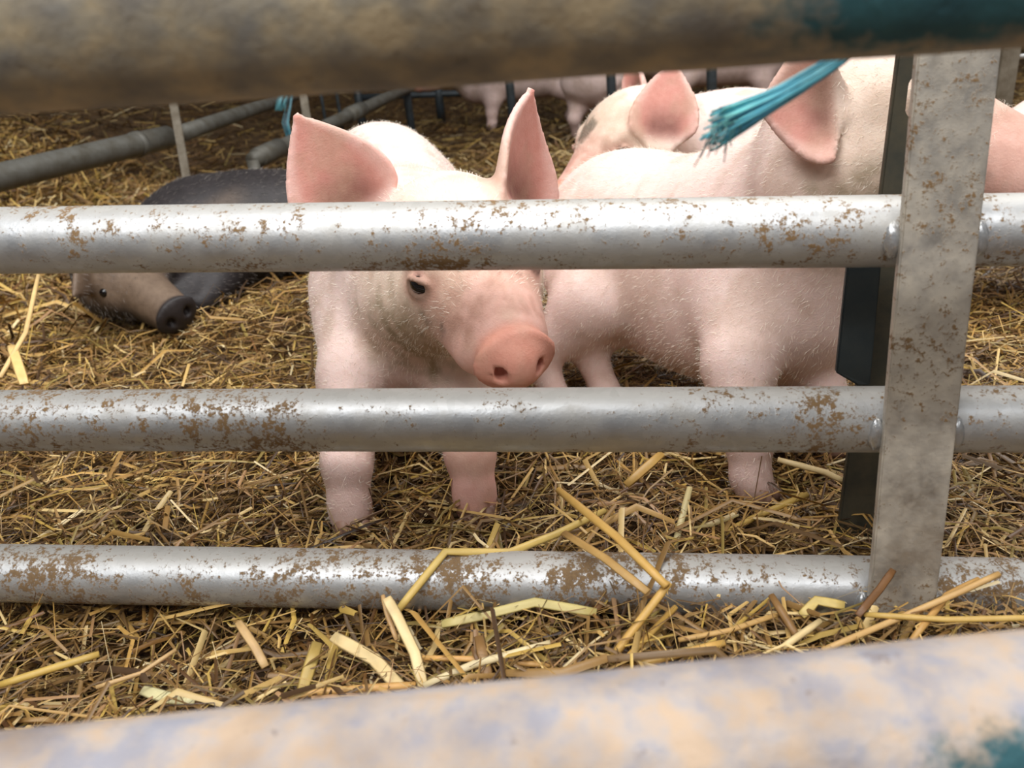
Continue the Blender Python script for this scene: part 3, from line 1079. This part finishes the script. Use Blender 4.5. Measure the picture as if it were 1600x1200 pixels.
def ball(c, r, nu=16, nv=10, axes=None, sc=(1, 1, 1)):
    axes = axes or (np.array([1.0, 0, 0]), np.array([0, 1.0, 0]), np.array([0, 0, 1.0]))
    V = [c + axes[2] * r * sc[2]]
    for i in range(1, nv):
        for j in range(nu):
            th, ph = math.pi * i / nv, 2 * math.pi * j / nu
            V.append(c + r * (axes[0] * sc[0] * math.sin(th) * math.cos(ph) + axes[1] * sc[1] * math.sin(th) * math.sin(ph) + axes[2] * sc[2] * math.cos(th)))
    V.append(c - axes[2] * r * sc[2])
    Fc = []
    for j in range(nu):
        Fc.append((0, 1 + j, 1 + (j + 1) % nu))
        Fc.append((len(V) - 1, 1 + (nv - 2) * nu + (j + 1) % nu, 1 + (nv - 2) * nu + j))
    for i in range(nv - 2):
        for j in range(nu):
            a, b = 1 + i * nu + j, 1 + i * nu + (j + 1) % nu
            Fc.append((a, a + nu, b + nu, b))
    return V, Fc


def add_bristles(root, V, Q, count, ax, hf, hc, hs, inside, eyes=(), colr=(245, 236, 220), length=0.0065, width=0.00012):
    fi = rng.integers(0, len(Q), count)
    qd = Q[fi]
    p = V[qd].mean(1)
    n = np.cross(V[qd[:, 2]] - V[qd[:, 0]], V[qd[:, 3]] - V[qd[:, 1]])
    n /= np.linalg.norm(n, axis=1)[:, None] + 1e-12
    keep = inside[qd[:, 0]] < 0.5
    for e in eyes:
        keep &= np.linalg.norm(p - e, axis=1) > 0.024
    # hair lies back along the body, thins out on the snout
    headd = (p - hc) @ hf / hs
    keep &= (headd < 0.11) | (np.linalg.norm(p - hc, axis=1) > 0.3)
    p, n = p[keep], n[keep]
    k = len(p)
    d = n * 0.38 + ax * 0.6 + np.array([0, 0, -0.35]) + rng.normal(0, 0.22, (k, 3))
    d -= n * np.minimum((d * n).sum(1) - 0.25, 0)[:, None]
    d /= np.linalg.norm(d, axis=1)[:, None]
    L = length * rng.uniform(0.5, 1.3, k)[:, None]
    side = np.cross(d, rng.normal(size=(k, 3)))
    side /= np.linalg.norm(side, axis=1)[:, None]
    a = p + side * width
    b = p - side * width
    m1 = p + d * L * 0.55 + n * L * 0.06
    t = p + d * L - n * L * 0.08
    Vb = np.stack([a, b, m1 - side * width * 0.8, m1 + side * width * 0.8, t], 1).reshape(-1, 3)
    i0 = np.arange(k)[:, None] * 5
    T = np.concatenate([i0 + np.array([[0, 1, 2]]), i0 + np.array([[0, 2, 3]]), i0 + np.array([[3, 2, 4]])])
    o = mesh_obj('bristles', Vb, T, MAT['bristle'], root, cols=np.tile(np.array(srgb(*colr)[:3]), (len(Vb), 1)))
    tag(o, 'short pale bristles', kind='stuff')


# --- the pig facing the viewer
hc0 = at(712, 402, 0.822)
nose0 = hc0 + np.array([0.286, -0.902, -0.322])
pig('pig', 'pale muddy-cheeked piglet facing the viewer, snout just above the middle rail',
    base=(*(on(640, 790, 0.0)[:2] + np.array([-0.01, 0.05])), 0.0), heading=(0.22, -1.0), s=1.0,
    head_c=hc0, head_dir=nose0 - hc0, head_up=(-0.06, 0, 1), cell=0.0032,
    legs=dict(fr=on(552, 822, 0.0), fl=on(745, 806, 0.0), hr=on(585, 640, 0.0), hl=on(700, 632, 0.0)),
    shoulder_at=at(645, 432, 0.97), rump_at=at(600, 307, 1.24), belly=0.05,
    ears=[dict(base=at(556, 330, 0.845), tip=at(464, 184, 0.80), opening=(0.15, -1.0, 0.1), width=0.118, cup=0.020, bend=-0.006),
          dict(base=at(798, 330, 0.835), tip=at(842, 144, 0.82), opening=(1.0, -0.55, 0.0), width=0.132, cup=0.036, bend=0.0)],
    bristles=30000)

# --- the pig standing side on, head behind the upright
hcr = at(1352, 215, 0.755)
pig('pig', 'pink piglet standing side-on behind the rails, head raised behind the flat upright',
    base=(*(on(1215, 770, 0.0)[:2] + np.array([0.035, 0.045])), 0.0), heading=(0.66, -0.75), s=0.93,
    head_c=hcr, head_dir=at(1640, 262, 0.675) - hcr, cell=0.0035,
    shoulder_at=at(1205, 385, 0.91), rump_at=at(955, 365, 1.10),
    legs=dict(fr=on(1172, 778, 0.0), hr=on(872, 655, 0.0), hl=on(948, 640, 0.0)),
    ears=[dict(base=at(1300, 158, 0.690), tip=at(1188, 168, 0.685), opening=(0.05, -1.0, 0.2), width=0.108, cup=0.022, bend=0.004, k=0.008),
          dict(base=at(1330, 120, 0.79), tip=at(1395, 40, 0.82), opening=(0.3, -1.0, 0.1), width=0.075)],
    bristles=26000, dirt=0.8, head_s=0.98, belly=0.062)

# --- the pig behind, facing left
hcb = at(990, 218, 1.37)
pig('pig', 'piglet with a broad pink ear and brow smudge, facing left behind the side-on piglet',
    base=(*(at(1140, 300, 1.45)[:2]), 0.0), heading=(-1.0, -0.12), s=1.0,
    head_c=hcb, head_dir=at(855, 330, 1.31) - hcb, cell=0.0045,
    ears=[dict(base=at(1034, 216, 1.285), tip=at(1050, 92, 1.275), opening=(-0.30, -1.0, 0.0), width=0.114, cup=0.024, k=0.008),
          dict(base=at(1000, 150, 1.41), tip=at(975, 80, 1.43), opening=(-1.0, -0.5, 0.0), width=0.07)],
    bristles=14000, dirt=1.0)

# --- pig at the right edge
pe = at(1650, 260, 1.27)
pig('pig', 'pale piglet cut off by the right edge, behind the flat upright',
    base=(float(pe[0]) + 0.12, float(pe[1]), 0.0), heading=(1.0, 0.05), s=0.97, cell=0.006, dirt=0.5, rump_at=at(1640, 262, 1.27))

# --- far pigs
fa = on(765, 200, 0.0)
fh = on(884, 200, 0.0)
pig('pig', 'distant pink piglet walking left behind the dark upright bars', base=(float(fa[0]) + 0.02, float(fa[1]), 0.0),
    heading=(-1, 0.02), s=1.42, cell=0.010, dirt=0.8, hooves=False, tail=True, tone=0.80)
fb = on(940, 205, 0.0)
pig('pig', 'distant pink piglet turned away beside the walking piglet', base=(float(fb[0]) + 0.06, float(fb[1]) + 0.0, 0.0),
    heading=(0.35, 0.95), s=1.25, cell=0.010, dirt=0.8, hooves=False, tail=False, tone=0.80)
fc = on(1180, 175, 0.0)
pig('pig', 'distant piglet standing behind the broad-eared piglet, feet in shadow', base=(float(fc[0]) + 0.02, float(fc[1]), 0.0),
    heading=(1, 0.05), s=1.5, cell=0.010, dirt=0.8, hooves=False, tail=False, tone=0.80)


# --- black pig lying in the litter
def black_pig():
    b0 = at(300, 350, 1.72)
    b1 = at(500, 345, 1.80)
    base = np.array([b0[0], b0[1], 0.0])
    hb_ = at(178, 420, 1.56)
    sn = at(276, 492, 1.47)
    hf, hl, hu = frame(sn - hb_, (-0.35, -0.25, 1))
    H = lambda x, y, z: hb_ + hf * x + hl * y + hu * z
    HA = np.stack([hf, hl, hu])
    lo = np.min([b0, b1, hb_, sn], 0) - 0.2
    hi = np.max([b0, b1, hb_, sn], 0) + 0.25
    F = Field(lo, hi, 0.0045)
    b0 = b0 + np.array([0, 0, -0.01])
    ax = unit(b1 - b0)
    lat = unit(np.cross(ax, (0, 0, 1)))
    A = np.stack([ax, lat, np.cross(lat, ax)])
    F.ell(b0 + ax * 0.06, A, [0.15, 0.105, 0.095], 0.06)
    F.ell((b0 + b1) / 2 + ax * 0.05, A, [0.2, 0.12, 0.105], 0.06)
    F.ell(b1 + ax * 0.08, A, [0.14, 0.11, 0.10], 0.06)
    F.cone(b0, hb_, 0.085, 0.065, 0.05)
    F.ell(hb_, HA, [0.075, 0.066, 0.058], 0.03)
    L = np.linalg.norm(sn - hb_)
    F.cone(H(0.03, 0, 0.0), H(L - 0.02, 0, 0.0), 0.050, 0.033, 0.03)
    F.cone(H(0.03, 0, -0.03), H(L - 0.03, 0, -0.02), 0.042, 0.026, 0.03)
    F.ell(H(L, 0, 0.0), HA, [0.010, 0.040, 0.033], 0.008)
    for sg in (1, -1):
        F.ell(H(L + 0.008, 0.016 * sg, 0.0), HA, [0.010, 0.007, 0.009], 0.004, cut=True)
        F.cone(H(0.02, 0.035 * sg, -0.02), H(0.06, 0.03 * sg, -0.01), 0.042, 0.03, 0.03)
    F.ear(at(150, 405, 1.52), at(112, 462, 1.43), (-0.3, -0.9, -0.3), 0.085, 0.005, 0.015)
    for k in range(2):
        p = b0 + ax * (0.02 + 0.05 * k) + np.array([0, -0.07, -0.08])
        F.cone(p, p + np.array([-0.03, -0.10, -0.03]), 0.045, 0.022, 0.03)
        p = b1 + ax * (0.05 + 0.03 * k) + np.array([0, -0.07, -0.08])
        F.cone(p, p + np.array([-0.05, -0.12, -0.03]), 0.05, 0.022, 0.03)
    V, Q = F.mesh()
    q = (V - hb_) @ HA.T
    col = np.tile(np.array(srgb(44, 39, 40)[:3]), (len(V), 1))
    hm = sstep(0.00, 0.05, q[:, 0]) * sstep(0.30, 0.22, np.linalg.norm(q, axis=1)) * sstep(-0.02, 0.02, q[:, 2])
    col = lerp(col, np.array(srgb(124, 104, 86)[:3]), 0.85 * hm)
    col = lerp(col, np.array(srgb(44, 38, 38)[:3]), sstep(L - 0.012, L - 0.002, q[:, 0]) * sstep(0.3, 0.2, np.linalg.norm(q, axis=1)))
    root = thing('pig', (float(base[0]), float(base[1]), 0.0), 'black piglet asleep half-buried in straw at the left', 'pig')
    mesh_obj('body', V, Q, MAT['skin_black'], root, cols=col)
    for sg in (1, -1):
        Ve, Fe = ball(H(0.065, 0.050 * sg, 0.020), 0.009, 12, 8)
        mesh_obj('eye', Ve, Fe, MAT['eye'], root)
    add_bristles(root, V, Q, 9000, ax, hf, hb_, 1.0, np.zeros(len(V)), (), (128, 120, 114), 0.010, 0.0002)


black_pig()

# ------------------------------------------------------------------ pens behind
def flat_post(name, p_bot, p_top, w, t, mat, parent, face=(0, -1, 0)):
    p_bot, p_top = np.asarray(p_bot, float), np.asarray(p_top, float)
    u = unit(p_top - p_bot)
    side = unit(np.cross(face, u))
    V, Fc = plate([p_bot - side * w / 2, p_bot + side * w / 2, p_top + side * w / 2, p_top - side * w / 2], face, t)
    return mesh_obj(name, V, Fc, mat, parent, smooth=False)


# side fence on the left: ground-level pipe in two lengths, flat posts
A0, A1 = at(0, 277, 1.93), at(262, 214, 2.45)
A2, A3 = at(285, 208, 2.50), at(436, 157, 3.6)
o = thing('side_fence', (float(A1[0]), float(A1[1]), 0.0), 'dusty grey pipe fence with flat posts receding along the left side', 'fence')
e0, e1 = extend(A0, A1, 0.5, 0.0)
V, Fc = straight(e0, e1, 0.031, 8, 24)
mesh_obj('rail', V, Fc, MAT['fence_pipe'], o)
e0, e1 = extend(A2, A3, 0.0, 0.6)
V, Fc = straight(e0, e1, 0.024, 8, 24)
mesh_obj('rail', V, Fc, MAT['fence_pipe'], o)
d = unit(A1 - A0)
V, Fc = straight(A1 - d * 0.14, A1 - d * 0.12, 0.034, 3, 24)
mesh_obj('collar', V, Fc, MAT['fence_pipe'], o)
tp, bp = at(266, 130, 2.36), at(296, 300, 2.40)
u = unit(tp - bp)
flat_post('post', bp - u * (bp[2] + 0.0) / u[2], tp + u * 0.35, 0.023, 0.006, MAT['fence_post'], o)
tp, bp = at(470, 120, 3.3), at(482, 200, 3.3)
u = unit(tp - bp)
flat_post('post', bp - u * (bp[2] + 0.0) / u[2], tp + u * 0.35, 0.030, 0.006, MAT['fence_post'], o)

# second run of pipe further in
B0, B1 = at(395, 250, 2.7), at(640, 136, 4.2)
o = thing('low_rail_fence', (float(B0[0]), float(B0[1]), 0.0), 'dark low pipe rail with thin bars receding behind the front piglet', 'fence')
V, Fc = straight(B0, B1, 0.024, 8, 20)
mesh_obj('rail', V, Fc, MAT['fence_pipe'], o)
d = unit(B1 - B0)
for t in (0.02, 0.5):
    p = B0 + (B1 - B0) * t
    V, Fc = straight(p - d * 0.0, p + d * 0.16, 0.031, 3, 20)
    mesh_obj('sleeve', V, Fc, MAT['fence_pipe'], o)
for px, py in ((508, 180), (531, 170)):
    p = at(px, py, 3.45)
    V, Fc = straight((p[0] - 0.01, p[1], 0.8), (p[0], p[1], 0.0), 0.007, 3, 10)
    mesh_obj('bar', V, Fc, MAT['fence_bar'], o)
p = B0
V, Fc = straight((p[0], p[1], -0.02), (p[0], p[1], p[2]), 0.02, 3, 12)
mesh_obj('foot', V, Fc, MAT['fence_pipe'], o)

# barrier of upright bars across the pen
o = thing('bar_barrier', (0.0, 4.0, 0.0), 'barrier of dark blue-grey upright bars across the pen behind', 'barrier')
tops = []
for (xt, yt, xb, yb, dd) in ((634, 140, 648, 230, 3.9), (798, 110, 806, 230, 3.9), (957, 100, 960, 230, 3.9), (1112, 90, 1112, 230, 3.9)):
    b_ = on(xb, yb + 5, 0.0)
    t_ = np.array([b_[0] + 0.02 * (1112 - xb) / 500 * -1, b_[1], 0.95])
    V, Fc = straight((b_[0], b_[1], -0.01), t_, 0.0195, 4, 16)
    mesh_obj('bar', V, Fc, MAT['fence_bar'], o)
    tops.append(t_)
a_, b_ = extend(tops[0], tops[-1], 0.1, 0.1)
V, Fc = straight(a_, b_, 0.024, 6, 16)
mesh_obj('top_rail', V, Fc, MAT['fence_bar'], o)

# rail at the back of the next pen
a_, b_ = at(560, 152, 5.9), at(1000, 135, 5.9)
o = thing('back_rail', (float(a_[0]), float(a_[1]), 0.0), 'dark horizontal rail on short posts behind the distant piglets', 'rail')
V, Fc = straight(a_, b_, 0.022, 5, 14)
mesh_obj('rail', V, Fc, MAT['fence_bar'], o)
for t in (0.0, 0.285, 1.0):
    p = a_ + (b_ - a_) * t
    V, Fc = straight((p[0], p[1], -0.02), (p[0], p[1], p[2] + 0.18), 0.03, 3, 14)
    mesh_obj('post', V, Fc, MAT['fence_bar'], o)

# post and bright rail at the right edge
o_b = on(1558, 250, 0.0)
tp = at(1586, 58, 1.9)
o = thing('corner_post', (float(tp[0]), float(tp[1]), 0.0), 'brown steel corner post with a bright rail, top right edge', 'post')
flat_post('upright', (tp[0] - 0.03, tp[1], 0.0), (tp[0] + 0.005, tp[1], 0.75), 0.040, 0.02, MAT['fence_post'], o)
q0 = at(1582, 90, 1.95)
V, Fc = straight(q0, q0 + np.array([0.7, 0.25, 0.0]), 0.006, 4, 14)
mesh_obj('rail', V, Fc, MAT['hurdle_rail'], o)

# ------------------------------------------------------------------ teal baling twine
def twine_strands(paths, width, cols, flat=0.35):
    Vs, Fs, Cs = [], [], []
    for pts, col in zip(paths, cols):
        V, Fc = tube(pts, [width * (0.75 + 0.5 * random.random()) for _ in pts], 6)
        n0 = len(Vs)
        Vs += V
        Fs += [tuple(i + n0 for i in f) for f in Fc]
        for q in range(len(pts)):
            Cs += [np.clip(np.array(srgb(*col)[:3]) * (0.75 + 0.75 * q / len(pts)), 0, 1)] * 6     # each strand lightens towards its end
    return Vs, Fs, np.array(Cs)


TEALS = [(116, 196, 212), (144, 220, 236), (72, 138, 162), (176, 232, 238), (124, 206, 224), (226, 246, 246)]
root = thing('baling_twine', tuple(float(c) for c in at(1340, 78, 0.30)), 'frayed teal baling twine hanging from the upper pipe', 'twine')
a, b, c = at(1375, 40, 0.335), at(1255, 140, 0.375), at(1112, 205, 0.395)
paths, cols = [], []
for k in range(60):
    ph, rr = random.uniform(0, 6.28), random.uniform(0.1, 1) ** 0.5
    pts = []
    te = random.uniform(0.93, 1.0)
    for i in range(14):
        t = te * i / 13
        p = (1 - t) ** 2 * a + 2 * t * (1 - t) * b + t * t * c
        w = (0.0026 + 0.0022 * t + 0.0085 * max(0, t - 0.62)) * rr
        an = ph + 2.2 * t * (1 - 0.5 * t)
        p = p + _U * w * math.sin(an) * 1.25 + _R * 0.5 * w * math.cos(an) - _F * w * math.cos(an)
        pts.append(p)
    paths.append(pts)
    cols.append(random.choice(TEALS[:5] if k % 5 else TEALS))
V, Fc, cc = twine_strands(paths, 0.00055, cols)
tag(mesh_obj('strands', V, Fc, MAT['twine'], root, cols=cc), kind='stuff')
paths, cols = [], []
for k in range(26):
    t0 = random.uniform(0.8, 1.0)
    p0 = (1 - t0) ** 2 * a + 2 * t0 * (1 - t0) * b + t0 * t0 * c
    dr = -_R * random.uniform(0.1, 0.9) - _U * random.uniform(0.3, 1.1) + _F * random.uniform(-0.4, 0.4)
    ln = random.uniform(0.006, 0.016)
    p0 = p0 + _U * random.uniform(-0.003, 0.002)
    paths.append([p0, p0 + dr * ln * 0.5 + _R * random.uniform(-0.001, 0.001), p0 + dr * ln + _U * random.uniform(-0.003, 0.001)])
    cols.append(random.choice([(104, 164, 170), (74, 104, 104), (150, 200, 200)]))
V, Fc, cc = twine_strands(paths, 0.00030, cols)
tag(mesh_obj('frayed_end', V, Fc, MAT['twine'], root, cols=cc), kind='stuff')

root = thing('baling_twine', tuple(float(c) for c in at(452, 150, 3.2)), 'small teal twine knot dangling from the left side fence', 'twine')
paths, cols = [], []
for k in range(9):
    x0 = 455 + random.uniform(-4, 4)
    paths.append([at(x0, 135, 3.15), at(x0 - 3 + random.uniform(-3, 3), 165, 3.15), at(x0 - 9 + random.uniform(-3, 3), 192, 3.15), at(x0 - 4 + random.uniform(-3, 4), 224, 3.15)])
    cols.append(random.choice([(62, 112, 124), (78, 136, 148), (48, 86, 98)]))
for k in range(12):
    x0 = 440 + random.uniform(-6, 6)
    paths.append([at(x0 + 6, 135, 3.13), at(x0 + random.uniform(-3, 3), 155, 3.12), at(x0 - 4 + random.uniform(-4, 4), 173, 3.13)])
    cols.append(random.choice([(84, 140, 150), (104, 160, 168)]))
V, Fc, cc = twine_strands(paths, 0.0022, cols)
tag(mesh_obj('strands', V, Fc, MAT['twine'], root, cols=cc), kind='stuff')
